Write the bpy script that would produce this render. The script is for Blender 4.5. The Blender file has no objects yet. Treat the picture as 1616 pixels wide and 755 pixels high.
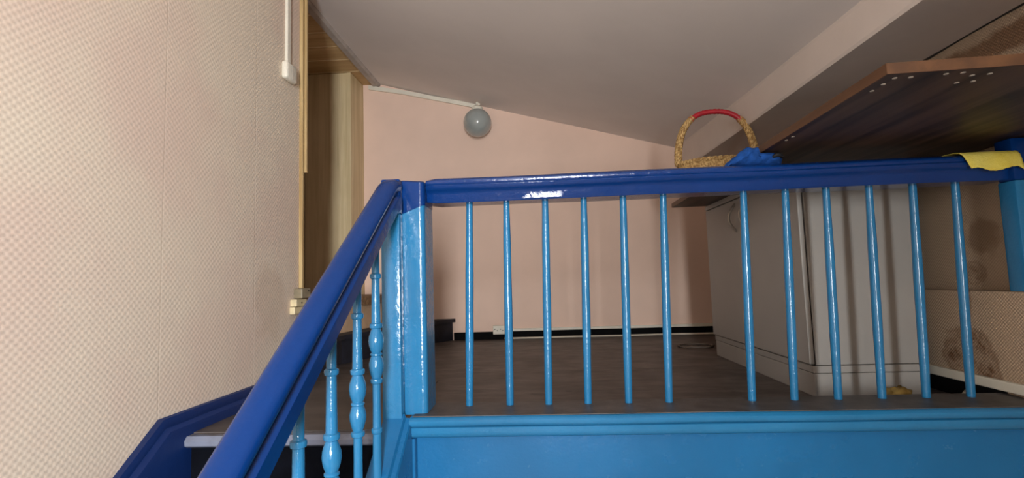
import bpy, bmesh, math, random
from mathutils import Vector, Matrix
random.seed(7)
S = bpy.context.scene
COL = S.collection

# ------------------------------------------------------------------ camera
cam_d = bpy.data.cameras.new('camera')
cam = bpy.data.objects.new('camera', cam_d)
COL.objects.link(cam)
cam_d.sensor_fit = 'HORIZONTAL'
cam_d.sensor_width = 36.0
cam_d.lens = 36.0 * 800.0 / 1616.0
cam_d.clip_start = 0.02


def camera_matrix():
    # depth axis of the room seen through (858,443); the horizon climbs slightly to the right
    f = 800.0
    y = Vector(((858 - 808) / f, (443 - 377.5) / f, 1.0)).normalized()
    h = Vector((1, -0.032, 0))
    z = y.cross(h).normalized()
    if z.y > 0:
        z = -z
    x = y.cross(z).normalized()
    if x.x < 0:
        x = -x
    # rows: camera right / down / forward expressed in room axes
    right = Vector((x.x, y.x, z.x)); down = Vector((x.y, y.y, z.y)); fwd = Vector((x.z, y.z, z.z))
    return Matrix((right, -down, -fwd)).transposed().to_4x4()


cam.matrix_world = camera_matrix()
S.camera = cam

# ------------------------------------------------------------------ world, light, exposure
w = bpy.data.worlds.new('world'); S.world = w; w.use_nodes = True
bg = w.node_tree.nodes['Background']
bg.inputs[0].default_value = (0.75, 0.85, 1.0, 1); bg.inputs[1].default_value = 0.6

WX0, WX1, WZ0, WZ1, WY = -0.04, 0.44, -0.70, 0.92, -2.05      # the stair window behind the camera
ld = bpy.data.lights.new('daylight', 'AREA')
ld.shape = 'RECTANGLE'; ld.size = (WX1 - WX0) - .06; ld.size_y = (WZ1 - WZ0) - .06
ld.energy = 185; ld.spread = math.radians(130); ld.color = (0.96, 0.985, 1.0)
lo = bpy.data.objects.new('daylight', ld); COL.objects.link(lo)
lo.location = ((WX0 + WX1) / 2, WY - .16, (WZ0 + WZ1) / 2)
lo.rotation_euler = (math.radians(90), 0, math.radians(37))   # turned so the light slants in and favours the left

rd = bpy.data.lights.new('overhead_fill', 'AREA')            # soft overhead fill, added through an invented roof window
rd.shape = 'RECTANGLE'; rd.size = .62; rd.size_y = 1.16
rd.energy = 26; rd.color = (0.94, 0.975, 1.0)
ro = bpy.data.objects.new('overhead_fill', rd); COL.objects.link(ro)
ro.location = (-.13, -1.0, 1.50); ro.rotation_euler = (0, math.radians(18.8), 0)

S.view_settings.view_transform = 'Standard'
S.view_settings.look = 'None'
S.view_settings.gamma = 1.0
S.view_settings.use_curve_mapping = False
S.view_settings.exposure = -0.32

# ------------------------------------------------------------------ materials
def lin(c):
    def f(v):
        v /= 255.0
        return v / 12.92 if v <= .04045 else ((v + .055) / 1.055) ** 2.4
    return (f(c[0]), f(c[1]), f(c[2]), 1)


class NT:
    def __init__(s, m):
        s.m = m; s.t = m.node_tree; s.n = s.t.nodes; s.l = s.t.links
        s.b = s.n['Principled BSDF']
        s.tc = s.n.new('ShaderNodeTexCoord')
        g = s.n.new('ShaderNodeNewGeometry'); s.pos = g.outputs['Position']
    def link(s, a, b): s.l.new(a, b)
    def noise(s, scale, detail=3, rough=.55, vec=None, dist=0):
        n = s.n.new('ShaderNodeTexNoise')
        n.inputs['Scale'].default_value = scale; n.inputs['Detail'].default_value = detail
        n.inputs['Roughness'].default_value = rough; n.inputs['Distortion'].default_value = dist
        s.link(vec or s.pos, n.inputs['Vector']); return n.outputs['Fac']
    def mapping(s, scale=(1, 1, 1), rot=(0, 0, 0), loc=(0, 0, 0)):
        n = s.n.new('ShaderNodeMapping')
        n.inputs['Scale'].default_value = scale; n.inputs['Rotation'].default_value = rot; n.inputs['Location'].default_value = loc
        s.link(s.pos, n.inputs['Vector']); return n.outputs[0]
    def math(s, op, a, b=None, c=None, clamp=False):
        n = s.n.new('ShaderNodeMath'); n.operation = op; n.use_clamp = clamp
        for i, v in enumerate((a, b, c)):
            if v is None: continue
            if isinstance(v, (int, float)): n.inputs[i].default_value = v
            else: s.link(v, n.inputs[i])
        return n.outputs[0]
    def ramp(s, fac, a, b):
        n = s.n.new('ShaderNodeMapRange'); n.clamp = True; n.interpolation_type = 'SMOOTHSTEP'
        n.inputs['From Min'].default_value = a; n.inputs['From Max'].default_value = b
        s.link(fac, n.inputs['Value']); return n.outputs[0]
    def mix(s, fac, a, b):
        n = s.n.new('ShaderNodeMix'); n.data_type = 'RGBA'
        if isinstance(fac, (int, float)): n.inputs[0].default_value = fac
        else: s.link(fac, n.inputs[0])
        for i, v in ((6, a), (7, b)):
            if isinstance(v, tuple): n.inputs[i].default_value = v
            else: s.link(v, n.inputs[i])
        return n.outputs[2]
    def bump(s, h, strength, dist=.002):
        n = s.n.new('ShaderNodeBump'); n.inputs['Strength'].default_value = strength; n.inputs['Distance'].default_value = dist
        s.link(h, n.inputs['Height']); s.link(n.outputs[0], s.b.inputs['Normal'])
    def xyz(s):
        n = s.n.new('ShaderNodeSeparateXYZ'); s.link(s.pos, n.inputs[0]); return n.outputs


def new(name, col, rough=.6, spec=.5):
    m = bpy.data.materials.new(name); m.use_nodes = True
    t = NT(m)
    t.b.inputs['Base Color'].default_value = lin(col)
    t.b.inputs['Roughness'].default_value = rough
    t.b.inputs['Specular IOR Level'].default_value = spec
    return m, t


def simple(name, col, rough=.6, var=.12, nscale=6, bump=0, bscale=80, spec=.5):
    m, t = new(name, col, rough, spec)
    c = lin(col)
    dark = tuple(v * (1 - var) for v in c[:3]) + (1,)
    lite = tuple(min(1, v * (1 + var)) for v in c[:3]) + (1,)
    t.link(t.mix(t.ramp(t.noise(nscale, 5), .3, .7), dark, lite), t.b.inputs['Base Color'])
    if bump: t.bump(t.noise(bscale, 3), bump)
    return m


def paint(name, col, rough, dirt=(20, 20, 24), dirt_amt=.25, wear=True, spec=.32, sparkle=.28):
    m, t = new(name, col, rough, spec)
    c = lin(col)
    v = t.ramp(t.noise(3.5, 2), .3, .7)
    base = t.mix(v, tuple(x * .93 for x in c[:3]) + (1,), tuple(min(1, x * 1.06) for x in c[:3]) + (1,))
    if wear:
        sp = t.ramp(t.noise(42, 3, .6), .74, .79)
        base = t.mix(t.math('MULTIPLY', sp, dirt_amt), base, lin(dirt))
    t.link(base, t.b.inputs['Base Color'])
    r = t.math('MULTIPLY_ADD', t.noise(18, 3), .12, rough - .06)
    t.link(r, t.b.inputs['Roughness'])
    h = t.math('ADD', t.math('MULTIPLY', t.noise(28, 4, .6), 1.0), t.math('MULTIPLY', t.noise(150, 2), .22))
    t.bump(h, sparkle, .004)
    return m


def wallpaper(name, col, axis, period=.017, bump=.5, stains=(), seams=(), col2=None, stain_col=(112, 78, 48), depth=.0016):
    """embossed diamond weave; axis: the horizontal world axis along the wall"""
    m, t = new(name, col, .85, .25)
    x = t.xyz(); a = x[axis]; z = x[2]
    c = lin(col); c2 = lin(col2) if col2 else tuple(v * .92 for v in c[:3]) + (1,)
    base = t.mix(t.ramp(t.noise(1.6, 4), .35, .65), c, c2)
    k = 2 * math.pi / period
    h = t.math('MULTIPLY', t.math('SINE', t.math('MULTIPLY', a, k)), t.math('SINE', t.math('MULTIPLY', z, k)))
    h = t.math('ADD', h, t.math('MULTIPLY', t.noise(160, 2), .35))
    # relief shade painted in: colour darkens in the dents between the raised dots
    base = t.mix(t.math('MULTIPLY', t.ramp(h, .1, -.7), .26), base, tuple(v * .55 for v in c[:3]) + (1,))
    for (ca, cz, ra, rz, amt, ring) in stains:
        da = t.math('DIVIDE', t.math('SUBTRACT', a, ca), ra)
        dz = t.math('DIVIDE', t.math('SUBTRACT', z, cz), rz)
        r = t.math('SQRT', t.math('ADD', t.math('MULTIPLY', da, da), t.math('MULTIPLY', dz, dz)))
        r = t.math('ADD', r, t.math('MULTIPLY_ADD', t.noise(9, 5, .6), 1.5, -.75))
        f = t.ramp(r, 1.0, .55)
        if ring:
            f = t.math('MAXIMUM', t.math('MULTIPLY', f, t.math('MULTIPLY_ADD', t.ramp(t.noise(20, 6, .7), .40, .66), .75, .3)),
                       t.math('MULTIPLY', t.ramp(t.math('ABSOLUTE', t.math('SUBTRACT', r, .85)), .22, .02), .55))
        base = t.mix(t.math('MULTIPLY', f, amt), base, lin(stain_col))
        if ring:
            h = t.math('ADD', h, t.math('MULTIPLY', t.math('MULTIPLY', f, t.noise(40, 4)), 1.3))
    for s_ in seams:
        d = t.math('ABSOLUTE', t.math('SUBTRACT', a, s_))
        h = t.math('SUBTRACT', h, t.math('MULTIPLY', t.ramp(d, .004, .0005), 1.5))
    t.link(base, t.b.inputs['Base Color'])
    t.bump(h, bump, depth)
    return m


def wood(name, col, col2, axis, rough=.5, scale=1.0, bump=.15, spec=.4):
    """grain runs along world axis 0/1/2"""
    m, t = new(name, col, rough, spec)
    sc = [38 * scale] * 3; sc[axis] = 1.6 * scale
    n = t.noise(1.0, 5, .6, t.mapping(tuple(sc)), .4)
    big = t.noise(2.2, 3)
    f = t.ramp(t.math('ADD', t.math('MULTIPLY', n, .75), t.math('MULTIPLY', big, .25)), .36, .66)
    t.link(t.mix(f, lin(col2), lin(col)), t.b.inputs['Base Color'])
    t.bump(n, bump, .001)
    return m


M = {}
M['left'] = wallpaper('cream_weave_paper', (222, 207, 188), 1, .022, .22, stains=[(2.32, -.06, .16, .20, .16, False)], seams=[1.63, 2.18], col2=(218, 196, 180), stain_col=(160, 120, 84))
M['peach'] = simple('peach_plaster', (236, 206, 188), .8, .05, 1.4, .12, 60, .2)
M['right'] = wallpaper('stained_weave_paper', (186, 162, 138), 1, .012, .6,
                       stains=[(2.03, -.34, .125, .125, .85, True), (2.02, -.14, .03, .08, .5, False), (2.0, .12, .09, .09, .45, False), (2.05, -.02, .05, .05, .6, True),
                               (1.75, .79, .5, .06, .7, False), (1.6, .66, .12, .08, .6, True)], stain_col=(104, 66, 34))
M['ceil'] = simple('mauve_grey_ceiling', (234, 226, 222), .85, .04, 1.2, .15, 30, .2)
M['beam'] = simple('beam_whitewash', (226, 214, 206), .85, .05, 2.0, .2, 30, .2)
def floor_mat():
    m, t = new('dark_brown_floor', (70, 60, 56), .45, .4)
    n = t.noise(1.0, 5, .62, t.mapping((5, 16, 5)), .3)
    c = t.mix(t.ramp(n, .35, .68), lin((66, 59, 56)), lin((94, 85, 80)))
    c = t.mix(t.math('MULTIPLY', t.ramp(t.noise(9, 4), .66, .74), .6), c, lin((28, 24, 23)))
    t.link(c, t.b.inputs['Base Color'])
    t.link(t.math('MULTIPLY_ADD', t.noise(6, 4), .3, .35), t.b.inputs['Roughness'])
    t.bump(n, .2, .003)
    return m
M['floor'] = floor_mat()
def tread_mat():
    m, t = new('worn_tread', (84, 72, 66), .5, .4)
    x = t.xyz()
    edge = t.ramp(x[1], 1.80, 1.685)
    n = t.noise(12, 5, .65)
    worn = t.ramp(t.math('ADD', edge, t.math('MULTIPLY_ADD', n, .9, -.45)), .55, 1.05)
    c = t.mix(t.ramp(t.noise(4, 4), .35, .65), lin((66, 60, 58)), lin((92, 84, 80)))
    c = t.mix(worn, c, lin((120, 126, 144)))
    t.link(c, t.b.inputs['Base Color']); t.bump(n, .25, .003)
    return m
M['tread'] = tread_mat()
M['pale_floor'] = simple('pale_bounce_floor', (190, 176, 158), .6, .1, 5)  # unseen floor, kept pale to bounce light up to the ceiling
M['sky_paint'] = paint('sky_blue_gloss', (38, 112, 158), .17, spec=.55, sparkle=.55)
M['sky_panel'] = paint('sky_blue_panel', (26, 98, 148), .26, spec=.4)
M['navy'] = paint('navy_gloss', (6, 48, 108), .2, (8, 12, 30), .25, spec=.25)
M['navy_rail'] = paint('navy_gloss_brushed', (6, 48, 108), .16, (8, 12, 30), .25, spec=.5, sparkle=.5)
M['navy_dark'] = paint('navy_worn', (12, 38, 88), .45, (90, 95, 120), .4)
M['black'] = simple('black_skirting', (9, 9, 10), .8, .2, 10, spec=.12)
M['dark_step'] = simple('dark_riser', (24, 26, 38), .6, .35, 14, .3, 60)
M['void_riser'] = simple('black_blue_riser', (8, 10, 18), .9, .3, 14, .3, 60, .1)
M['cap_dark'] = simple('cap_top_dark', (70, 66, 64), .5, .3, 16, .3, 70)
M['panel_wood'] = wood('olive_laminate', (226, 206, 166), (202, 180, 138), 2, .55, .6, .1)
M['soffit_wood'] = wood('soffit_plank', (206, 174, 126), (180, 146, 100), 0, .55, .6, .1)
M['oak'] = wood('oak_trim', (196, 170, 122), (164, 134, 88), 2, .55)
M['seam_pale'] = simple('pale_tongue', (236, 216, 176), .6, .05, 10)
M['step_wood'] = wood('step_timber', (150, 118, 84), (104, 78, 54), 0, .6)
M['riser_tan'] = simple('tan_riser', (196, 164, 132), .75, .12, 8, .2, 40)
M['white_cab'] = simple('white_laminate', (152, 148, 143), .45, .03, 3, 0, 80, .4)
M['gap'] = simple('shadow_gap', (40, 36, 32), .8, .1, 6)
M['board_edge'] = wood('brown_edge_band', (98, 66, 42), (78, 52, 34), 1, .5, .6, .1)
M['board_under'] = wood('dark_walnut_veneer', (80, 60, 48), (34, 25, 20), 1, .45, .7, .12, .3)
M['plastic'] = simple('white_plastic', (226, 220, 204), .45, .05, 8)
M['old_plastic'] = simple('yellowed_plastic', (216, 200, 160), .5, .1, 12)
M['metal_box'] = simple('dull_metal', (140, 128, 104), .45, .2, 20)
M['cable'] = simple('white_cable', (214, 204, 186), .5, .06, 10)
M['moulding'] = simple('grey_moulding', (176, 166, 158), .7, .12, 10, .2, 60)
def globe_mat():
    m, t = new('milk_glass', (168, 176, 176), .06, .6)
    t.b.inputs['Transmission Weight'].default_value = .12
    t.b.inputs['Coat Weight'].default_value = .5; t.b.inputs['Coat Roughness'].default_value = .04
    t.link(t.mix(t.ramp(t.noise(9, 3), .3, .7), lin((158, 164, 162)), lin((170, 176, 173))), t.b.inputs['Base Color'])
    return m
M['globe'] = globe_mat()
M['chrome'] = simple('satin_handle', (150, 142, 132), .3, .05, 10); 
M['chrome'].node_tree.nodes['Principled BSDF'].inputs['Metallic'].default_value = .85
def straw_mat(name, a, b):
    m, t = new(name, a, .75, .25)
    n = t.noise(1.0, 3, .6, t.mapping((120, 120, 60)))
    t.link(t.mix(t.ramp(n, .35, .65), lin(b), lin(a)), t.b.inputs['Base Color']); t.bump(n, .4, .003)
    return m
M['dark_cord'] = simple('brown_cord', (96, 84, 74), .6, .1, 10)
M['straw'] = straw_mat('straw', (216, 182, 124), (146, 108, 62))
M['red'] = simple('red_wrap', (176, 34, 46), .45, .15, 30, .2, 120)
M['blue_cloth'] = simple('blue_cloth', (28, 72, 140), .9, .3, 30, .5, 200, .15)
M['dark_cloth'] = simple('black_strap', (16, 15, 20), .7, .2, 20)
def terry_mat():
    m, t = new('yellow_terry', (226, 206, 70), .95, .1)
    n = t.noise(260, 2, .6)
    t.link(t.mix(t.ramp(t.noise(14, 3), .3, .7), lin((226, 204, 86)), lin((240, 224, 118))), t.b.inputs['Base Color'])
    t.bump(n, .8, .004)
    return m
M['yellow'] = terry_mat()
M['ochre'] = simple('ochre_scrap', (150, 122, 60), .8, .3, 30)
M['glass'] = new('window_glass', (235, 240, 245), .02)[0]
M['glass'].node_tree.nodes['Principled BSDF'].inputs['Transmission Weight'].default_value = 1.0
M['hole'] = simple('pale_dowel', (170, 158, 144), .6, .1, 20)
M['wall_plain'] = simple('stairwell_plaster', (226, 212, 198), .85, .05, 2, .1, 50, .2)

# ------------------------------------------------------------------ mesh helpers
def bm_new(): return bmesh.new()


def box(bm, lo, hi, bev=0, seg=2):
    t = bmesh.new()
    bmesh.ops.create_cube(t, size=1)
    for v in t.verts:
        v.co = Vector([(lo[i] + hi[i]) / 2 + v.co[i] * (hi[i] - lo[i]) for i in range(3)])
    if bev:
        bmesh.ops.bevel(t, geom=t.edges[:], offset=bev, segments=seg, profile=.5, affect='EDGES')
    merge(bm, t); return bm


def merge(bm, t):
    me = bpy.data.meshes.new('tmp'); t.to_mesh(me); t.free(); bm.from_mesh(me); bpy.data.meshes.remove(me)


def loft(bm, rings, closed=True, cap=True):
    R = [[bm.verts.new(p) for p in r] for r in rings]
    n = len(R[0])
    for a, b in zip(R, R[1:]):
        for i in range(n if closed else n - 1):
            j = (i + 1) % n
            try: bm.faces.new((a[i], a[j], b[j], b[i]))
            except ValueError: pass
    if cap and closed:
        bm.faces.new(R[0][::-1]); bm.faces.new(R[-1])
    bmesh.ops.recalc_face_normals(bm, faces=bm.faces[:])
    return bm


def lathe(bm, prof, base=(0, 0, 0), seg=20, top=None):
    """prof: (r, z) list; top: optional offset (dx,dy) reached at the last z, for a leaning piece"""
    z0, z1 = prof[0][1], prof[-1][1]
    rings = []
    for r, z in prof:
        f = (z - z0) / (z1 - z0) if top else 0
        ox, oy = (top[0] * f, top[1] * f) if top else (0, 0)
        rings.append([(base[0] + ox + r * math.cos(2 * math.pi * i / seg), base[1] + oy + r * math.sin(2 * math.pi * i / seg), base[2] + z) for i in range(seg)])
    return loft(bm, rings)


def tube(bm, pts, r, seg=8, rfun=None):
    pts = [Vector(p) for p in pts]
    rings = []; prev = None
    for i, p in enumerate(pts):
        d = (pts[min(i + 1, len(pts) - 1)] - pts[max(i - 1, 0)]).normalized()
        if prev is None:
            a = d.cross(Vector((0, 0, 1)))
            if a.length < 1e-3: a = d.cross(Vector((1, 0, 0)))
        else:
            a = prev - d * prev.dot(d)
        a.normalize(); prev = a; b = d.cross(a)
        rr = rfun(i / (len(pts) - 1)) if rfun else r
        rings.append([p + (a * math.cos(2 * math.pi * k / seg) + b * math.sin(2 * math.pi * k / seg)) * rr for k in range(seg)])
    return loft(bm, rings)


def prism(bm, poly, z0, z1):
    return loft(bm, [[(x, y, z0) for x, y in poly], [(x, y, z1) for x, y in poly]])


def obj(name, bm, mat, parent=None, smooth=False, loc=None):
    me = bpy.data.meshes.new(name)
    o = bpy.data.objects.new(name, me)
    root = parent
    while root is not None and root.parent is not None: root = root.parent
    if loc is None:
        if root is not None: off = Vector(root.location)
        else:
            xs = [v.co for v in bm.verts]
            off = Vector(((min(v.x for v in xs) + max(v.x for v in xs)) / 2, (min(v.y for v in xs) + max(v.y for v in xs)) / 2, min(v.z for v in xs)))
            o.location = off
        for v in bm.verts: v.co -= off
    else:
        o.location = Vector(loc) - (Vector(root.location) if root is not None else Vector())
    bm.to_mesh(me); bm.free()
    me.materials.append(M[mat] if isinstance(mat, str) else mat)
    if smooth:
        for p in me.polygons: p.use_smooth = True
        if smooth != 'all':
            try: me.set_sharp_from_angle(angle=math.radians(38))
            except Exception: pass
    COL.objects.link(o)
    if parent is not None: o.parent = parent
    return o


def copy_part(o, parent, loc):
    c = o.copy(); COL.objects.link(c); c.parent = parent; c.location = Vector(loc) - Vector(parent.location); return c


def thing(name, label, cat, loc=(0, 0, 0), group=None, kind=None):
    o = bpy.data.objects.new(name, None); COL.objects.link(o)
    o.location = loc; o.empty_display_size = .05
    o['label'] = label; o['category'] = cat
    if group: o['group'] = group
    if kind: o['kind'] = kind
    return o


def tag(o, label, cat, group=None, kind=None):
    o['label'] = label; o['category'] = cat
    if group: o['group'] = group
    if kind: o['kind'] = kind
    return o


def B(*a, **k):
    return box(bm_new(), *a, **k)


FL = -0.49          # landing floor
LOW = -1.62         # floor the camera stands on
YB = 4.40           # back wall
XL = -1.28          # left wall face
XR = 1.65           # right wall face (upper)
XRL = 1.58          # right wall face (lower, proud)

# ================================================================== the setting
# left wall, ends at a free corner
tag(obj('wall_left', B((XL - .14, WY, LOW), (XL, 2.59, 1.95)), 'left'), 'cream wall with embossed diamond weave wallpaper left of the stairs', 'wall', kind='structure')
tag(obj('wall_back', B((-2.42, YB, FL - .1), (XR + .1, YB + .12, 2.0)), 'peach'), 'pale peach back wall behind the blue railing', 'wall', kind='structure')
wr = tag(obj('wall_right', B((XR, WY, LOW), (XR + .12, YB, 1.2)), 'right'), 'stained wallpapered right wall behind the white cabinet', 'wall', kind='structure')
obj('lower_wall_ledge', B((XRL, 1.66, FL - .15), (XR + .01, YB, -.088), .004), 'right', wr)
tag(obj('wall_alcove', B((-2.50, 2.45, FL - .1), (-2.40, YB, 1.95)), 'wall_plain'), 'shadowed side wall inside the dark door alcove', 'wall', kind='structure')
tag(obj('wall_alcove', B((-2.42, 2.45, FL - .1), (XL - .13, 2.57, 1.95)), 'wall_plain'), 'hidden return wall behind the cream corner', 'wall', kind='structure')

# rear stairwell wall with the window that lights the place
rear = thing('wall_rear', 'plain stairwell wall with the daylight window behind the viewer', 'wall', (0, WY, LOW), kind='structure')
Y0, Y1 = WY - .14, WY
obj('masonry', B((XL - .14, Y0, LOW), (WX0, Y1, 1.95)), 'wall_plain', rear)
obj('masonry', B((WX1, Y0, LOW), (XR + .12, Y1, 1.95)), 'wall_plain', rear)
obj('masonry', B((WX0, Y0, LOW), (WX1, Y1, WZ0)), 'wall_plain', rear)
obj('masonry', B((WX0, Y0, WZ1), (WX1, Y1, 1.95)), 'wall_plain', rear)
win = thing('window_1', 'white framed stairwell window behind the viewer', 'window', ((WX0 + WX1) / 2, WY - .05, WZ0), kind='structure')
for x0, x1 in ((WX0, WX0 + .05), (WX1 - .05, WX1)):
    obj('window_frame', B((x0, WY - .08, WZ0), (x1, WY - .02, WZ1), .005), 'plastic', win)
for z0, z1 in ((WZ0, WZ0 + .05), (WZ1 - .05, WZ1)):
    obj('window_frame', B((WX0 + .05, WY - .08, z0), (WX1 - .05, WY - .02, z1), .005), 'plastic', win)

# floors
floor_poly = [(XL - .14, 1.755), (-.50, 1.755), (-.50, 1.87), (XRL + .05, 1.87), (XRL + .05, YB + .02), (-2.42, YB + .02), (-2.42, 2.5), (XL - .14, 2.5)]
tag(obj('floor', prism(bm_new(), floor_poly, FL - .12, FL), 'floor'), 'dark brown worn painted landing floor', 'floor', kind='structure')
tag(obj('floor_lower', B((XL - .14, WY - .1, LOW - .1), (XR + .12, 1.78, LOW)), 'pale_floor'), 'lower stair floor below the frame, made pale to bounce light', 'floor', kind='structure')

# ceiling: a slope falling to the right, then the beam
rows = [(WY - .14, .93, .81), (-1.6, .93, .812), (-.4, .932, .815), (.8, .935, .818), (1.86, .972, .836), (2.8, 1.014, .852), (3.6, 1.06, .872), (YB + .02, 1.112, .896)]
bm = bm_new()
prev = None
NX = 8
grid = []
for y, za, zb in rows:
    r = []
    for i in range(NX + 1):
        f = i / NX
        r.append(bm.verts.new((-1.45 + f * (1.19 + 1.45), y, 1.832 + f * (za - 1.832))))
    grid.append(r)
for j, (a, b) in enumerate(zip(grid, grid[1:])):
    for i in range(NX):
        if j == 1 and i in (3, 4): continue          # hole cut for the added roof window
        bm.faces.new((a[i], b[i], b[i + 1], a[i + 1]))
bmesh.ops.recalc_face_normals(bm, faces=bm.faces[:])
ext = bmesh.ops.extrude_face_region(bm, geom=bm.faces[:])
for v in [g for g in ext['geom'] if isinstance(g, bmesh.types.BMVert)]: v.co.z += .06
bmesh.ops.recalc_face_normals(bm, faces=bm.faces[:])
tag(obj('ceiling', bm, 'ceil', smooth=True), 'mauve grey ceiling sloping down to the right', 'ceiling', kind='structure')
bm = bm_new()
loft(bm, [[(1.184, y, za), (1.188, y, za - .01), (1.2, y, zb + .012), (1.207, y, zb), (XR + .05, y, .886), (XR + .05, y, za + .15), (1.184, y, za + .15)] for y, za, zb in rows])
tag(obj('ceiling_beam', bm, 'beam', smooth=False), 'boxed whitewashed beam where the ceiling meets the right wall', 'beam', kind='structure')
rw = thing('added_roof_window', 'added roof window for overhead fill light above the viewer', 'window', (-.13, -1.0, 1.40), kind='structure')  # unseen opening, added to let the overhead fill in
for (x0, x1, y0, y1) in ((-.46, -.42, -1.6, -.4), (.16, .20, -1.6, -.4), (-.42, .16, -1.6, -1.56), (-.42, .16, -.44, -.4)):
    bm = bm_new()
    zc = lambda x: 1.832 + (x + 1.45) / 2.64 * (.931 - 1.832)
    loft(bm, [[(x0, y, zc(x0) - .01), (x1, y, zc(x1) - .01), (x1, y, zc(x1) + .12), (x0, y, zc(x0) + .12)] for y in (y0, y1)])
    obj('window_frame', bm, 'plastic', rw)
# dark crack along the beam and the right wall, filled with a shadow bead
bm = bm_new()
tube(bm, [(XR - .004, .4 + .12 * i, .8835 + .004 * random.uniform(-1, 1)) for i in range(24)], .006, 6, lambda f: .005 + .004 * abs(math.sin(f * 31)))
tag(obj('trim_2', bm, 'gap'), 'dark open crack between right wall and beam', 'crack', kind='structure')

# ceiling edge moulding over the wooden soffit
bm = bm_new()
loft(bm, [[(-1.475, y, 1.800), (-1.43, y, 1.800), (-1.415, y, 1.812), (-1.415, y, 1.84), (-1.475, y, 1.84)] for y in (2.5, 3.2, 3.8, YB - .002)])
tag(obj('trim_3', bm, 'moulding', smooth=False), 'grey plaster moulding between ceiling and wooden soffit', 'moulding', kind='structure')

# skirtings
bb = tag(obj('baseboard_back', B((-.79, YB - .018, FL), (XRL + .02, YB, -.425), .003), 'black'), 'black skirting board along the peach back wall', 'skirting board', kind='structure')
br = thing('baseboard_right', 'black skirting board with a white strip under stained wall', 'skirting board', (XRL, 1.95, FL), kind='structure')
obj('black_board', B((XRL - .014, 1.885, FL), (XRL, YB - .02, -.43), .002), 'black', br)
obj('white_strip', B((XRL - .020, 1.735, -.43), (XRL, YB - .02, -.395), .004), 'plastic', br)
obj('white_strip', B((-.36, YB - .024, -.425), (XRL - .02, YB, -.402), .004), 'plastic', bb)

# ------------------------------------------------------------------ door alcove: soffit planks and panelling
alc = thing('alcove_soffit', 'wooden plank soffit over the dark door alcove', 'soffit', (-1.9, 3.5, 1.82), kind='structure')
seams = [2.56, 2.74, 2.96, 3.18, 3.42, 3.63, 3.86, 4.09, YB]
for a, b in zip(seams, seams[1:]):
    obj('plank', B((-2.41, a + .009, 1.823 + random.uniform(0, .003)), (-1.45, b - .009, 1.85), .002), 'soffit_wood', alc)
obj('tongue_backing', B((-2.41, 2.5, 1.8275), (-1.45, YB, 1.88)), 'seam_pale', alc)
pan = thing('alcove_panelling', 'olive wood laminate panelling boxed out beside the peach wall', 'panelling', (-2.0, 4.15, FL), kind='structure')
PX = -1.575; PY = 4.10
for x0, x1 in ((-2.40, -1.98), (-1.976, PX - .035)):
    obj('panel', B((x0, PY, -.072), (x1, PY + .02, 1.82), .002), 'panel_wood', pan)
obj('corner_strip', B((PX - .034, PY - .008, -.072), (PX, PY + .02, 1.82), .003), 'panel_wood', pan)
obj('side_panel', B((PX - .02, PY + .021, -.072), (PX, YB, 1.82), .002), 'panel_wood', pan)

# ------------------------------------------------------------------ winder steps going up into the alcove
win_st = thing('winder_steps', 'two dark winder steps rising into the alcove', 'steps', (-1.6, 3.4, FL), kind='structure')
p1 = [(-.80, YB - .01), (-.925, 4.20), (-1.30, 3.20), (-1.30, 2.60), (-2.40, 2.60), (-2.40, YB - .01)]
obj('riser', prism(bm_new(), p1, FL, -.335), 'dark_step', win_st)
p1b = [(-.775, YB - .01), (-.90, 4.19), (-1.275, 3.19), (-1.275, 2.60), (-2.40, 2.60), (-2.40, YB - .01)]
obj('tread', prism(bm_new(), p1b, -.335, -.305), 'dark_step', win_st)
p2 = [(-1.20, YB - .01), (-1.245, 4.0), (-1.36, 3.3), (-1.36, 2.60), (-2.40, 2.60), (-2.40, YB - .01)]
obj('riser', prism(bm_new(), p2, -.305, -.135), 'riser_tan', win_st)
p2b = [(-1.17, YB - .01), (-1.215, 3.99), (-1.33, 3.29), (-1.33, 2.60), (-2.40, 2.60), (-2.40, YB - .01)]
obj('tread', prism(bm_new(), p2b, -.135, -.072), 'step_wood', win_st)

# ------------------------------------------------------------------ main flight going down past the camera
SLOPE = .71
st = thing('staircase', 'flight of stairs with worn grey nosing and navy wall string', 'stairs', (-.9, .8, LOW), kind='structure')
rise, run = .185, .262
n = 6
for i in range(n):
    yf = 1.69 - run * i; zt = FL - rise * i
    y1 = yf + .06 if i == 0 else yf + run + .02
    bm = bm_new()
    loft(bm, [[(x, yf + .012, zt - .038), (x, yf, zt - .030), (x, yf - .002, zt - .014), (x, yf + .010, zt), (x, yf + (.075 if i == 0 else run + .03), zt), (x, yf + (.075 if i == 0 else run + .03), zt - .038)] for x in (XL + .045, -.53)])
    obj('tread', bm, 'tread', st, smooth=True)
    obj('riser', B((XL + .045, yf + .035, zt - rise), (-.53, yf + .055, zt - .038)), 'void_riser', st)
# visible top landing surface in front of the turn
obj('tread', B((XL + .05, 1.735, FL), (-.55, 2.58, FL + .004)), 'tread', st)
# wall string: level along the landing, then down with the flight; two-step profile
def string_z(y):
    return -.415 if y > 1.63 else -.415 + SLOPE * (y - 1.63)
ys = [2.60, 1.63, 1.2, .6, .0, -.2]
bm = bm_new()
loft(bm, [[(XL, y, string_z(y)), (XL + .022, y, string_z(y)), (XL + .028, y, string_z(y) - .012), (XL + .028, y, string_z(y) - .03),
           (XL + .046, y, string_z(y) - .04), (XL + .05, y, string_z(y) - .05), (XL + .05, y, string_z(y) - .26), (XL, y, string_z(y) - .26)] for y in ys])
obj('wall_string', bm, 'navy_dark', st, smooth=True)

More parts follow.
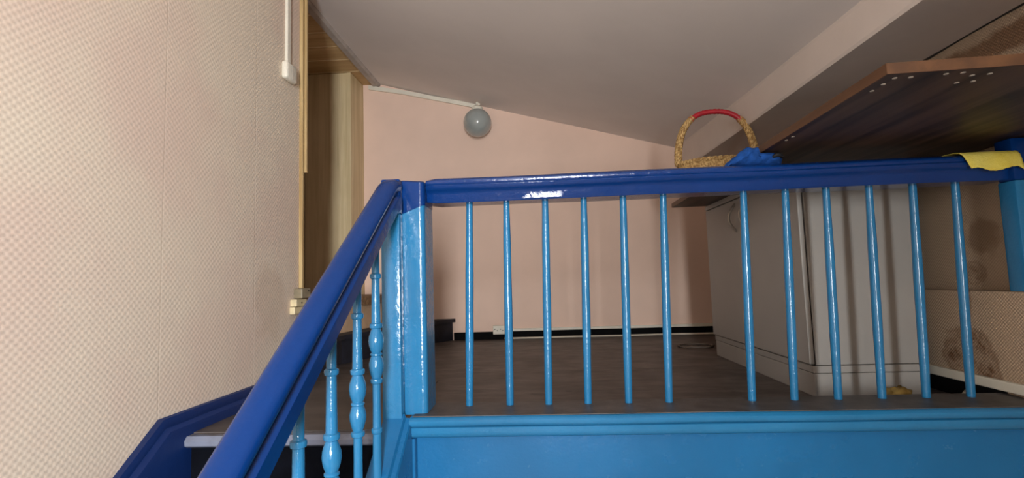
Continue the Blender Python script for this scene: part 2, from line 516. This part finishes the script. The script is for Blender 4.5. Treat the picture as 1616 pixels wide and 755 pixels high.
# outer closed string of the flight
def ostr(y): return -.442 + SLOPE * (y - 1.70)
bm = bm_new()
loft(bm, [[(-.548, y, ostr(y)), (-.482, y, ostr(y)), (-.476, y, ostr(y) - .012), (-.462, y, ostr(y) - .014), (-.458, y, ostr(y) - .022), (-.458, y, ostr(y) - .26), (-.548, y, ostr(y) - .26)] for y in (1.715, 1.2, .6, 0, -.1)])
obj('outer_string', bm, 'sky_panel', st, smooth=False)

# ------------------------------------------------------------------ landing fascia (below the railing)
fas = thing('landing_fascia', 'sky blue panelled fascia with moulded nosing below the railing', 'fascia', (.5, 1.75, LOW), kind='structure')
X0, X1 = -.462, XRL - .002
bm = bm_new()
prof = [(1.90, -.441), (1.715, -.441), (1.703, -.4445), (1.697, -.452), (1.697, -.462), (1.703, -.470), (1.712, -.474), (1.90, -.474)]
xs = [X0 + (X1 - X0) * i / 24 for i in range(25)]
loft(bm, [[(x, y, z + .0012 * math.sin(x * 9.1 + y * 20)) for y, z in prof] for x in xs])
o = obj('nosing', bm, 'sky_paint', fas, smooth=True)
obj('cap_board', B((-.455, 1.712, -.442), (X1, 1.90, -.4385), .0015), 'cap_dark', fas)
bm = bm_new()
prof = [(1.80, -.474), (1.718, -.474), (1.712, -.478), (1.712, -.494), (1.716, -.505), (1.727, -.513), (1.745, -.517), (1.80, -.517)]
loft(bm, [[(x, y, z) for y, z in prof] for x in xs])
obj('fascia_band', bm, 'sky_paint', fas, smooth=True)
obj('fascia_panel', B((X0 + .012, 1.75, LOW), (X1, 1.80, -.515), .002), 'sky_panel', fas)
obj('fascia_side', B((X0 - .0, 1.722, LOW), (X0 + .012, 1.82, -.515), .002), 'sky_panel', fas)

# ================================================================== landing railing
rail = thing('landing_railing', 'blue landing railing with plain round balusters and navy handrail', 'railing', (.5, 1.85, -.44))
# handrail profile (y, z) seen from its end: rounded top roll, groove, flatter skirt
RP = [(1.905, .292), (1.795, .290), (1.790, .296), (1.789, .318), (1.783, .328), (1.773, .333), (1.766, .341), (1.764, .349), (1.770, .354), (1.767, .360), (1.768, .367), (1.776, .374),
      (1.792, .379), (1.830, .3825), (1.880, .381), (1.915, .376), (1.930, .366), (1.934, .355), (1.928, .342), (1.914, .332), (1.908, .318)]
bm = bm_new()
N = 60
rg = []
for i in range(N + 1):
    x = -.411 + (XRL + .005 + .411) * i / N
    e = max(0, 1 - (x + .411) / .022)
    cy, cz = 1.85, .335
    k = 1 - .10 * e ** 2
    rg.append([(x, cy + (y - cy) * k + .0008 * math.sin(x * 13 + z * 40), cz + (z - cz) * k + .0009 * math.sin(x * 7.3 + y * 31)) for y, z in RP])
loft(bm, rg)
obj('handrail', bm, 'navy_rail', rail, smooth=True)
# plain balusters, tops leaning slightly towards the wall
tops = [-.264, -.127, .016, .157, .299, .443, .727, .873, 1.014, 1.161, 1.309, 1.452]
bots = [-.282, -.136, .002, .141, .283, .423, .707, .850, .996, 1.141, 1.286, 1.431]
for i, (a, b) in enumerate(zip(tops, bots)):
    bm = bm_new()
    prof = []
    ph = random.uniform(0, 6)
    for k in range(15):
        f = k / 14
        r = .0130 + .0020 * math.sin(math.pi * min(1, f * 1.1)) - .0018 * max(0, f - .8) * 5 * .6 + .0004 * math.sin(f * 17 + ph)
        prof.append((r, -.439 + f * .735))
    lathe(bm, prof, (b, 1.85, 0), 14, (a - b, 0))
    obj('baluster', bm, 'sky_paint', rail, smooth=True)
# newel post, its top painted navy
def newel_ring(x0, x1, y0, y1, z, ch, dz=None):
    pts = [(x0 + .006, y0), (x0 + .009, y0), (x1 - ch - .003, y0), (x1 - ch, y0 + .0002), (x1 - ch * .62, y0 + ch * .10), (x1 - ch * .28, y0 + ch * .30), (x1 - ch * .08, y0 + ch * .62), (x1, y0 + ch), (x1, y0 + ch + .003), (x1, y1 - .006), (x1 - .006, y1), (x0 + .006, y1), (x0, y1 - .006), (x0, y0 + .006)]
    return [(x, y, z + (dz(x) if dz else 0)) for x, y in pts]
nx0, nx1, ny0, ny1 = -.498, -.411, 1.745, 1.885
split = lambda x: .245 + (x - nx0) / (nx1 - nx0) * .034
bm = bm_new()
zs = [-.441 + (.245 + .441) * i / 8 for i in range(9)]
rr = [newel_ring(nx0, nx1, ny0, ny1, z, .016) for z in zs[:-1]]
rr.append([(x, y, split(x)) for x, y, z in newel_ring(nx0, nx1, ny0, ny1, 0, .016)])
loft(bm, rr)
post = obj('newel_post', bm, 'sky_paint', rail, smooth=True)
bm = bm_new()
rr = [[(x, y, split(x) + .0005) for x, y, z in newel_ring(nx0 - .001, nx1 + .001, ny0 - .001, ny1 + .001, 0, .016)]]
topz = lambda x: .372 - .007 * math.sin(max(0, min(1, (x - nx0) / (nx1 - nx0))) * math.pi * .75)
rr.append([(x, y, topz(x) - .006) for x, y, z in newel_ring(nx0 - .001, nx1 + .001, ny0 - .001, ny1 + .001, 0, .016)])
rr.append([(x, y, topz(x)) for x, y, z in newel_ring(nx0 + .006, nx1 - .004, ny0 + .006, ny1 - .006, 0, .02)])
loft(bm, rr)
obj('newel_top', bm, 'navy', rail, smooth=True)
# half post on the ledge at the right wall
bm = bm_new()
box(bm, (1.578, 1.768, -.088), (XR - .001, 1.835, .285), .006)
obj('wall_post', bm, 'sky_paint', rail, smooth=True)
obj('wall_post_top', B((1.579, 1.769, .285), (XR - .001, 1.834, .428), .006), 'navy', rail, smooth=True)

# ================================================================== stair railing
sr = thing('stair_railing', 'navy stair handrail sloping down over turned sky blue balusters', 'railing', (-.51, 1.2, -.8))
HT = .366
HW = -.5135
# cross-section (x offset, z offset from the top line)
_half = [(0, 0), (.012, -.0008), (.022, -.004), (.030, -.010), (.0345, -.019), (.0345, -.028), (.030, -.037), (.024, -.043), (.021, -.048), (.022, -.054), (.029, -.059), (.0345, -.064), (.0350, -.070), (.0350, -.108), (.028, -.117)]
HP = [(-a, b) for a, b in _half[::-1]] + _half[1:]
def hz(y):
    if y > 1.72: return HT
    if y > 1.64:
        u = (1.72 - y) / .08
        return HT - SLOPE * .08 * .5 * u * u
    return HT - SLOPE * .04 - SLOPE * (1.64 - y)
ys = [1.712, 1.70, 1.68, 1.66, 1.64] + [1.6 - .1 * i for i in range(19)]
bm = bm_new()
loft(bm, [[(HW + a, y, hz(y) + b) for a, b in HP] for y in ys])
obj('handrail', bm, 'navy', sr, smooth=True)
# flat post under the top of the handrail
obj('pilaster_post', B((-.551, 1.70, ostr(1.70) - .01), (-.487, 1.7435, .2475), .003), 'sky_paint', sr, smooth=True)
obj('rail_block', B((-.5515, 1.706, .248), (-.4865, 1.7435, .3675), .005, 3), 'navy', sr, smooth=True)
# turned balusters
TB = [(.0125, 0), (.0125, -.02), (.0115, -.06), (.0115, -.112), (.0165, -.115), (.0172, -.121), (.0160, -.127), (.0118, -.130), (.0125, -.19), (.0138, -.262), (.0188, -.265), (.0194, -.271), (.0182, -.277),
      (.0135, -.280), (.0165, -.288), (.0215, -.303), (.0228, -.318), (.0205, -.334), (.0160, -.347), (.0140, -.351), (.0178, -.354), (.0180, -.358), (.0150, -.361), (.0185, -.370), (.0220, -.384), (.0215, -.398), (.0170, -.416), (.0132, -.427),
      (.0178, -.430), (.0184, -.436), (.0172, -.441), (.0118, -.444), (.0115, -.50), (.0120, -.572), (.0160, -.575), (.0165, -.581), (.0152, -.587), (.0120, -.590), (.0128, -.66), (.0128, -.725)]
bal_y = [1.528, 1.373, 1.203, 1.040, .88, .72, .56]
src = None
for y in bal_y:
    top = hz(y) - .108
    if src is None:
        bm = bm_new(); lathe(bm, TB[::-1], (0, 0, 0), 18)
        src = obj('baluster', bm, 'sky_paint', sr, smooth=True, loc=(HW, y, top))
    else:
        copy_part(src, sr, (HW, y, top))

# ================================================================== white cabinet
CX0, CX1, CY0, CY1, CT = 1.03, 1.47, 2.09, 3.23, .430
cb = thing('base_cabinet', 'white laminate kitchen base cabinet behind the railing', 'cabinet', (1.25, 2.66, FL))
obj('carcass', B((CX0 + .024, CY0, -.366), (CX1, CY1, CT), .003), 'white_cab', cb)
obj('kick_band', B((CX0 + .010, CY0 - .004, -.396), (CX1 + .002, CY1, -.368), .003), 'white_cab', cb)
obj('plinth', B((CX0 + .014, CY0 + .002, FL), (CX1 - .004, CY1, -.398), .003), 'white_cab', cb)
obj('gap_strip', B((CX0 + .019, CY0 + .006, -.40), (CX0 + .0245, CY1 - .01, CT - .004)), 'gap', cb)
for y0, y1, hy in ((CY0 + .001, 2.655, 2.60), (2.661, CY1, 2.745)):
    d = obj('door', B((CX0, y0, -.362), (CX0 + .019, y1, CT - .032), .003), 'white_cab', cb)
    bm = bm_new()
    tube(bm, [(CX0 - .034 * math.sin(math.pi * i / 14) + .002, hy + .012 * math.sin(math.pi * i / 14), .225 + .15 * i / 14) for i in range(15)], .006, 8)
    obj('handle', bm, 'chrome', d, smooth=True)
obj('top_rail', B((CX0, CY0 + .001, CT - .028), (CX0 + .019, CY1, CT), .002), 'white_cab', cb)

# ================================================================== brown tabletop board resting on the cabinet
BZ0, BZ1 = .431, .455
bd = thing('tabletop_board', 'loose brown tabletop board lying across the white cabinet', 'tabletop', (1.17, 2.2, BZ0))
def bx_(y): return .775 + (y - 1.137) / 2.08 * .045
quad = [(bx_(1.137), 1.137), (1.64, 1.100), (1.64, 3.195), (bx_(3.215), 3.215)]
bm = bm_new(); prism(bm, [(x + (.003 if x < 1 else -.003), y + (.003 if y < 2 else -.003)) for x, y in quad], BZ0, BZ1)
pl = obj('board', bm, 'board_under', bd)
def edge(a, b, w=.004):
    a = Vector((a[0], a[1], 0)); b = Vector((b[0], b[1], 0)); d = (b - a).normalized(); nrm = Vector((d.y, -d.x, 0)) * w
    bm = bm_new()
    prism(bm, [tuple((a + nrm * .2)[:2]), tuple((b + nrm * .2)[:2]), tuple((b - nrm)[:2]), tuple((a - nrm)[:2])], BZ0 - .0005, BZ1 + .0005)
    return bm
for a, b in zip(quad, quad[1:] + quad[:1]):
    obj('edge_band', edge(a, b), 'board_edge', bd)
hs = [(.809, 1.165), (.843, 1.164), (.807, 1.201), (.808, 1.243), (.913, 1.156), (.947, 1.153), (.982, 1.173), (.982, 1.216), (1.015, 1.212), (1.016, 1.168), (.806, 1.674), (.808, 1.634)]
bm = bm_new(); lathe(bm, [(.0046, -.0006), (.0050, 0), (.0050, .003)], (0, 0, 0), 12)
h0 = obj('dowel', bm, 'hole', bd, loc=(hs[0][0], hs[0][1], BZ0 - .0005))
for x, y in hs[1:]: copy_part(h0, bd, (x, y, BZ0 - .0005))

# ================================================================== basket on the board
bk = thing('straw_basket', 'woven straw basket with a tall red wrapped handle', 'basket', (1.02, 2.95, BZ1))
bm = bm_new()
rings = []
SEG = 44
levels = 40
for k in range(levels + 1):
    f = k / levels
    z = BZ1 + .001 + f * .19
    bulge = .80 + .20 * math.sin(f * math.pi * .55)
    rings.append([(1.02 + (.215 * bulge + .005 * math.sin(f * 60 + (math.pi if i % 2 else 0))) * math.cos(2 * math.pi * i / SEG), 2.95 + (.15 * bulge + .005 * math.sin(f * 60 + (math.pi if i % 2 else 0))) * math.sin(2 * math.pi * i / SEG), z) for i in range(SEG)])
for k in range(levels, -1, -8):
    f = k / levels
    bulge = .80 + .20 * math.sin(f * math.pi * .55) - .06
    rings.append([(1.02 + .215 * bulge * math.cos(2 * math.pi * i / SEG), 2.95 + .15 * bulge * math.sin(2 * math.pi * i / SEG), BZ1 + .008 + f * .185) for i in range(SEG)])
loft(bm, rings)
obj('body', bm, 'straw', bk, smooth='all')
# braided rim: rope of short strands
bm = bm_new()
for i in range(46):
    a0 = 2 * math.pi * i / 46; a1 = a0 + .26
    pts = []
    for q in range(5):
        a = a0 + (a1 - a0) * q / 4
        rr_ = 1 + .03 * (q - 2) / 2
        pts.append((1.02 + .214 * rr_ * math.cos(a), 2.95 + .150 * rr_ * math.sin(a), .640 + .010 * (q - 2) / 2))
    tube(bm, pts, .008, 6, lambda f: .004 + .006 * math.sin(math.pi * f))
obj('rim', bm, 'straw', bk, smooth='all')
def hpt(u):   # arch, u 0..1
    a = math.pi * (1 - u)
    return Vector((1.024 + .218 * math.copysign(abs(math.cos(a)) ** .80, math.cos(a)), 2.95, .635 + .314 * max(0, math.sin(a)) ** .82))
hd = None
for lo_, hi_ in ((0.0, .34), (.70, 1.0)):
    bm = bm_new()
    for s in range(4):
        pts = []
        for q in range(60):
            u = lo_ + (hi_ - lo_) * q / 59
            p = hpt(u); t = (hpt(min(1, u + .01)) - hpt(max(0, u - .01))).normalized()
            nrm = Vector((t.z, 0, -t.x))
            an = u * 95 + s * math.pi / 2
            wd = .015 - .006 * (1 - abs(u - .5) * 2)
            pts.append(p + nrm * math.cos(an) * wd + Vector((0, 1, 0)) * math.sin(an) * wd)
        tube(bm, pts, .009, 6)
    tube(bm, [hpt(lo_ + (hi_ - lo_) * q / 20) for q in range(21)], .011, 8)
    hd = obj('handle_side', bm, 'straw', bk, smooth='all')
bm = bm_new()
tube(bm, [hpt(.315 + (.715 - .315) * q / 40) for q in range(41)], .016, 10, lambda f: .0150 + .0012 * math.sin(f * 110) + (.004 if f < .04 or f > .96 else 0))
obj('handle_grip', bm, 'red', bk, smooth='all')['label'] = 'red wrapped grip'

# ================================================================== cloths
def lump(cx, cy, cz, rx, ry, rz, seed, nu=36, nv=18, amp=.25):
    rnd = random.Random(seed)
    ph = [rnd.uniform(0, 6.28) for _ in range(8)]
    rings = []
    for j in range(1, nv):
        v = math.pi * j / nv
        r = []
        for i in range(nu):
            u = 2 * math.pi * i / nu
            k = 1 + amp * (.4 * math.sin(3 * u + ph[0] + 2 * v) + .3 * math.sin(5 * u + ph[1] - 3 * v) + .3 * math.sin(7 * v + ph[2] + u) + .15 * math.sin(11 * u + ph[3] + 4 * v))
            x = rx * math.sin(v) * math.cos(u) * k; y = ry * math.sin(v) * math.sin(u) * (1 + (k - 1) * .5); z = rz * math.cos(v) * k
            z = max(z, -rz * .55)
            r.append((cx + x, cy + y, cz + z))
        rings.append(r)
    return loft(bm_new(), rings)
bc = thing('blue_cloth', 'crumpled blue cloth lying on the handrail beside the basket', 'cloth', (.76, 1.85, .383))
# a crumpled rag, thicker at its left half and squeezed under the board at its right
rnd = random.Random(3)
bm = bm_new(); rings = []
for i in range(33):
    u = i / 32; x = .668 + .185 * u
    top = .383 + .066 * (min(1, u / .38) ** .75) * (1 - .25 * max(0, (u - .75) / .25) ** 2)
    if x > .772: top = min(top, .4285)
    wdt = .018 + .036 * math.sin(math.pi * min(.97, u * .9 + .06)) ** .6
    r = []
    for k in range(20):
        a = 2 * math.pi * k / 20
        w_ = 1 + .10 * math.sin(3 * a + u * 17) + .06 * math.sin(7 * a - u * 29)
        z = .3835 + (top - .3835) * (.5 + .5 * math.sin(a)) ** .8 * (1 + .05 * math.sin(u * 40 + 5 * a) if x < .77 else 1)
        r.append((x + .006 * math.sin(4 * a + u * 9), 1.842 + wdt * math.cos(a) * w_, z))
    rings.append(r)
loft(bm, rings)
rag = obj('rag', bm, 'blue_cloth', bc, smooth='all')
bm = bm_new(); tube(bm, [(.815, 1.80, .405), (.828, 1.795, .412), (.842, 1.80, .412), (.856, 1.81, .405)], .007, 8, lambda f: .004 + .005 * math.sin(math.pi * f))
obj('black_strap', bm, 'dark_cloth', bc, smooth='all')

# yellow cloth draped over the front roll of the handrail
bm = bm_new()
path = [(1.925, .384), (1.88, .3875), (1.83, .3885), (1.79, .386), (1.771, .381), (1.762, .370), (1.758, .356), (1.756, .343), (1.754, .330), (1.752, .320)]
n = 26
rows_ = []
for i in range(n + 1):
    u = i / n
    r = []
    for k, (y, z) in enumerate(path):
        hang = max(0, (k - 4) / 5)
        sh = .018 * hang * (1 - u) if u < .5 else 0
        x = 1.412 + .184 * u + (.020 * hang * (1 - u) ** 3) + .006 * hang * u
        zz = z + hang * (.006 * math.sin(u * 8.5 + .6) - (.010 * max(0, (u - .9) / .1)))
        yy = y - hang * (.003 * math.sin(u * 11))
        r.append((x, yy, zz + .0008 * math.sin(u * 60)))
    rows_.append(r)
V = [[bm.verts.new((p[0], p[1] - (.002 if p[1] < 1.78 else 0), p[2] + .0015)) for p in r] for r in rows_]
for a, b in zip(V, V[1:]):
    for k in range(len(path) - 1): bm.faces.new((a[k], a[k + 1], b[k + 1], b[k]))
bmesh.ops.recalc_face_normals(bm, faces=bm.faces[:])
yc = tag(obj('yellow_cloth', bm, 'yellow', smooth='all'), 'yellow cleaning cloth draped over the right end of handrail', 'cloth')
sm = yc.modifiers.new('thick', 'SOLIDIFY'); sm.thickness = .002; sm.offset = 0

# ================================================================== globe lamp and surface wiring on the back wall
gl = thing('globe_lamp', 'round milk glass globe lamp on the peach wall', 'lamp', (-.52, 4.25, 1.25))
bm = bm_new(); bmesh.ops.create_uvsphere(bm, u_segments=40, v_segments=24, radius=.122)
for v in bm.verts: v.co += Vector((-.52, 4.255, 1.376))
obj('globe', bm, 'globe', gl, smooth='all')
bm = bm_new(); lathe(bm, [(.045, 0), (.05, .006), (.05, .02), (.03, .035), (.012, .045), (.012, .07)], (-.52, 4.255, 1.488), 20)
obj('collar', bm, 'plastic', gl, smooth=True)
bm = bm_new(); tube(bm, [(-.505, 4.255, 1.54), (-.505, 4.31, 1.548), (-.505, YB, 1.548)], .011, 8)
obj('bracket', bm, 'plastic', gl, smooth=True)
def ceil_z(x): return 1.832 + (x + 1.45) / 2.64 * (1.112 - 1.832)
bm = bm_new()
pts = [(-1.52, 1.797), (-1.2, 1.735), (-.9, 1.660), (-.52, 1.566)]
loft(bm, [[(x, YB, z - .020), (x, YB - .022, z - .020), (x, YB - .024, z + .016), (x, YB, z + .020)] for x, z in pts])
tag(obj('cable_duct', bm, 'plastic'), 'pale cable duct running along the ceiling line to globe lamp', 'cable duct')
ps = thing('socket_strip', 'white double socket low on peach wall', 'socket', (-.40, YB, -.45))
b_ = obj('housing', B((-.448, YB - .045, -.447), (-.345, YB - .0245, -.372), .006), 'plastic', ps)
for cx in (-.422, -.374):
    for dx, dz in ((-.009, .006), (.011, -.006)):
        bm = bm_new(); lathe(bm, [(.0045, 0), (.0045, .003)], (0, 0, 0), 10)
        bmesh.ops.rotate(bm, verts=bm.verts, matrix=Matrix.Rotation(math.radians(90), 3, 'X'))
        for v in bm.verts: v.co += Vector((cx + dx, YB - .0445, -.408 + dz))
        obj('socket_hole', bm, 'gap', b_)
bm = bm_new(); tube(bm, [(-.35 + .06 * i, YB - .045 - .008 * math.sin(i * .5), FL + .009) for i in range(31)], .008, 8)
tag(obj('floor_cable', bm, 'cable', smooth='all'), 'white cable lying along the foot of the black skirting', 'cable')
bm = bm_new(); tube(bm, [(.93 + .12 * math.cos(a / 10 * 6.3 * 1.2 + 1) + .10, 3.62 + .10 * math.sin(a / 10 * 6.3 * 1.2 + 1), FL + .007 + .004 * (a % 2)) for a in range(0, 24)], .0055, 6)
tag(obj('cable_coil', bm, 'dark_cord', smooth='all'), 'thin coiled cord on the floor behind the cabinet', 'cable')
bm = bm_new(); tube(bm, [(1.36, 1.93, FL + .006), (1.44, 1.96, FL + .01), (1.52, 2.0, FL + .022), (1.555, 2.03, FL + .03)], .006, 8)
tag(obj('loose_cable', bm, 'cable', smooth='all'), 'short white cable end on floor by the stained wall', 'cable')
bm = lump(1.325, 2.045, FL + .022, .045, .03, .024, 5, 20, 10, .35)
tag(obj('paper_scrap', bm, 'ochre', smooth='all'), 'small crumpled ochre scrap in front of the cabinet plinth', 'scrap')

# ================================================================== left wall corner: casing, conduit, boxes
cs = thing('corner_casing', 'pale wood casing strip on the free end of cream wall', 'casing', (-1.265, 2.60, 0))
obj('strip', B((-1.30, 2.592, .0), (-1.262, 2.612, 1.80), .002), 'oak', cs)
obj('strip', B((-1.30, 2.613, .62), (-1.250, 2.628, 1.80), .002), 'oak', cs)
cd = thing('wall_conduit', 'white cable conduit ending in a small junction box on cream wall', 'conduit', (XL, 2.45, 1.07))
obj('trunking', B((XL, 2.432, 1.13), (XL + .016, 2.466, 1.84), .003), 'plastic', cd)
bm = bm_new(); box(bm, (XL, 2.392, 1.058), (XL + .036, 2.500, 1.150), .014, 3)
jb = obj('junction_box', bm, 'plastic', cd, smooth=True)
obj('lid_seam', B((XL + .0355, 2.4465, 1.068), (XL + .0375, 2.4495, 1.140)), 'moulding', jb)
bx2 = thing('metal_junction_box', 'dull metal junction box at the foot of wood casing', 'junction box', (-1.26, 2.57, -.05))
obj('case', B((XL, 2.535, -.052), (XL + .046, 2.628, -.001), .004), 'metal_box', bx2)
obj('screw', B((XL + .046, 2.60, -.018), (XL + .048, 2.608, -.010)), 'gap', bx2)
bx3 = thing('terminal_block', 'yellowed plastic terminal block below the metal junction box', 'terminal block', (-1.26, 2.55, -.13))
obj('case', B((XL, 2.50, -.092), (XL + .034, 2.61, -.056), .003), 'old_plastic', bx3)
obj('case', B((XL, 2.495, -.130), (XL + .026, 2.60, -.094), .003), 'old_plastic', bx3)
obj('screw', B((XL + .034, 2.55, -.078), (XL + .036, 2.558, -.070)), 'gap', bx3)
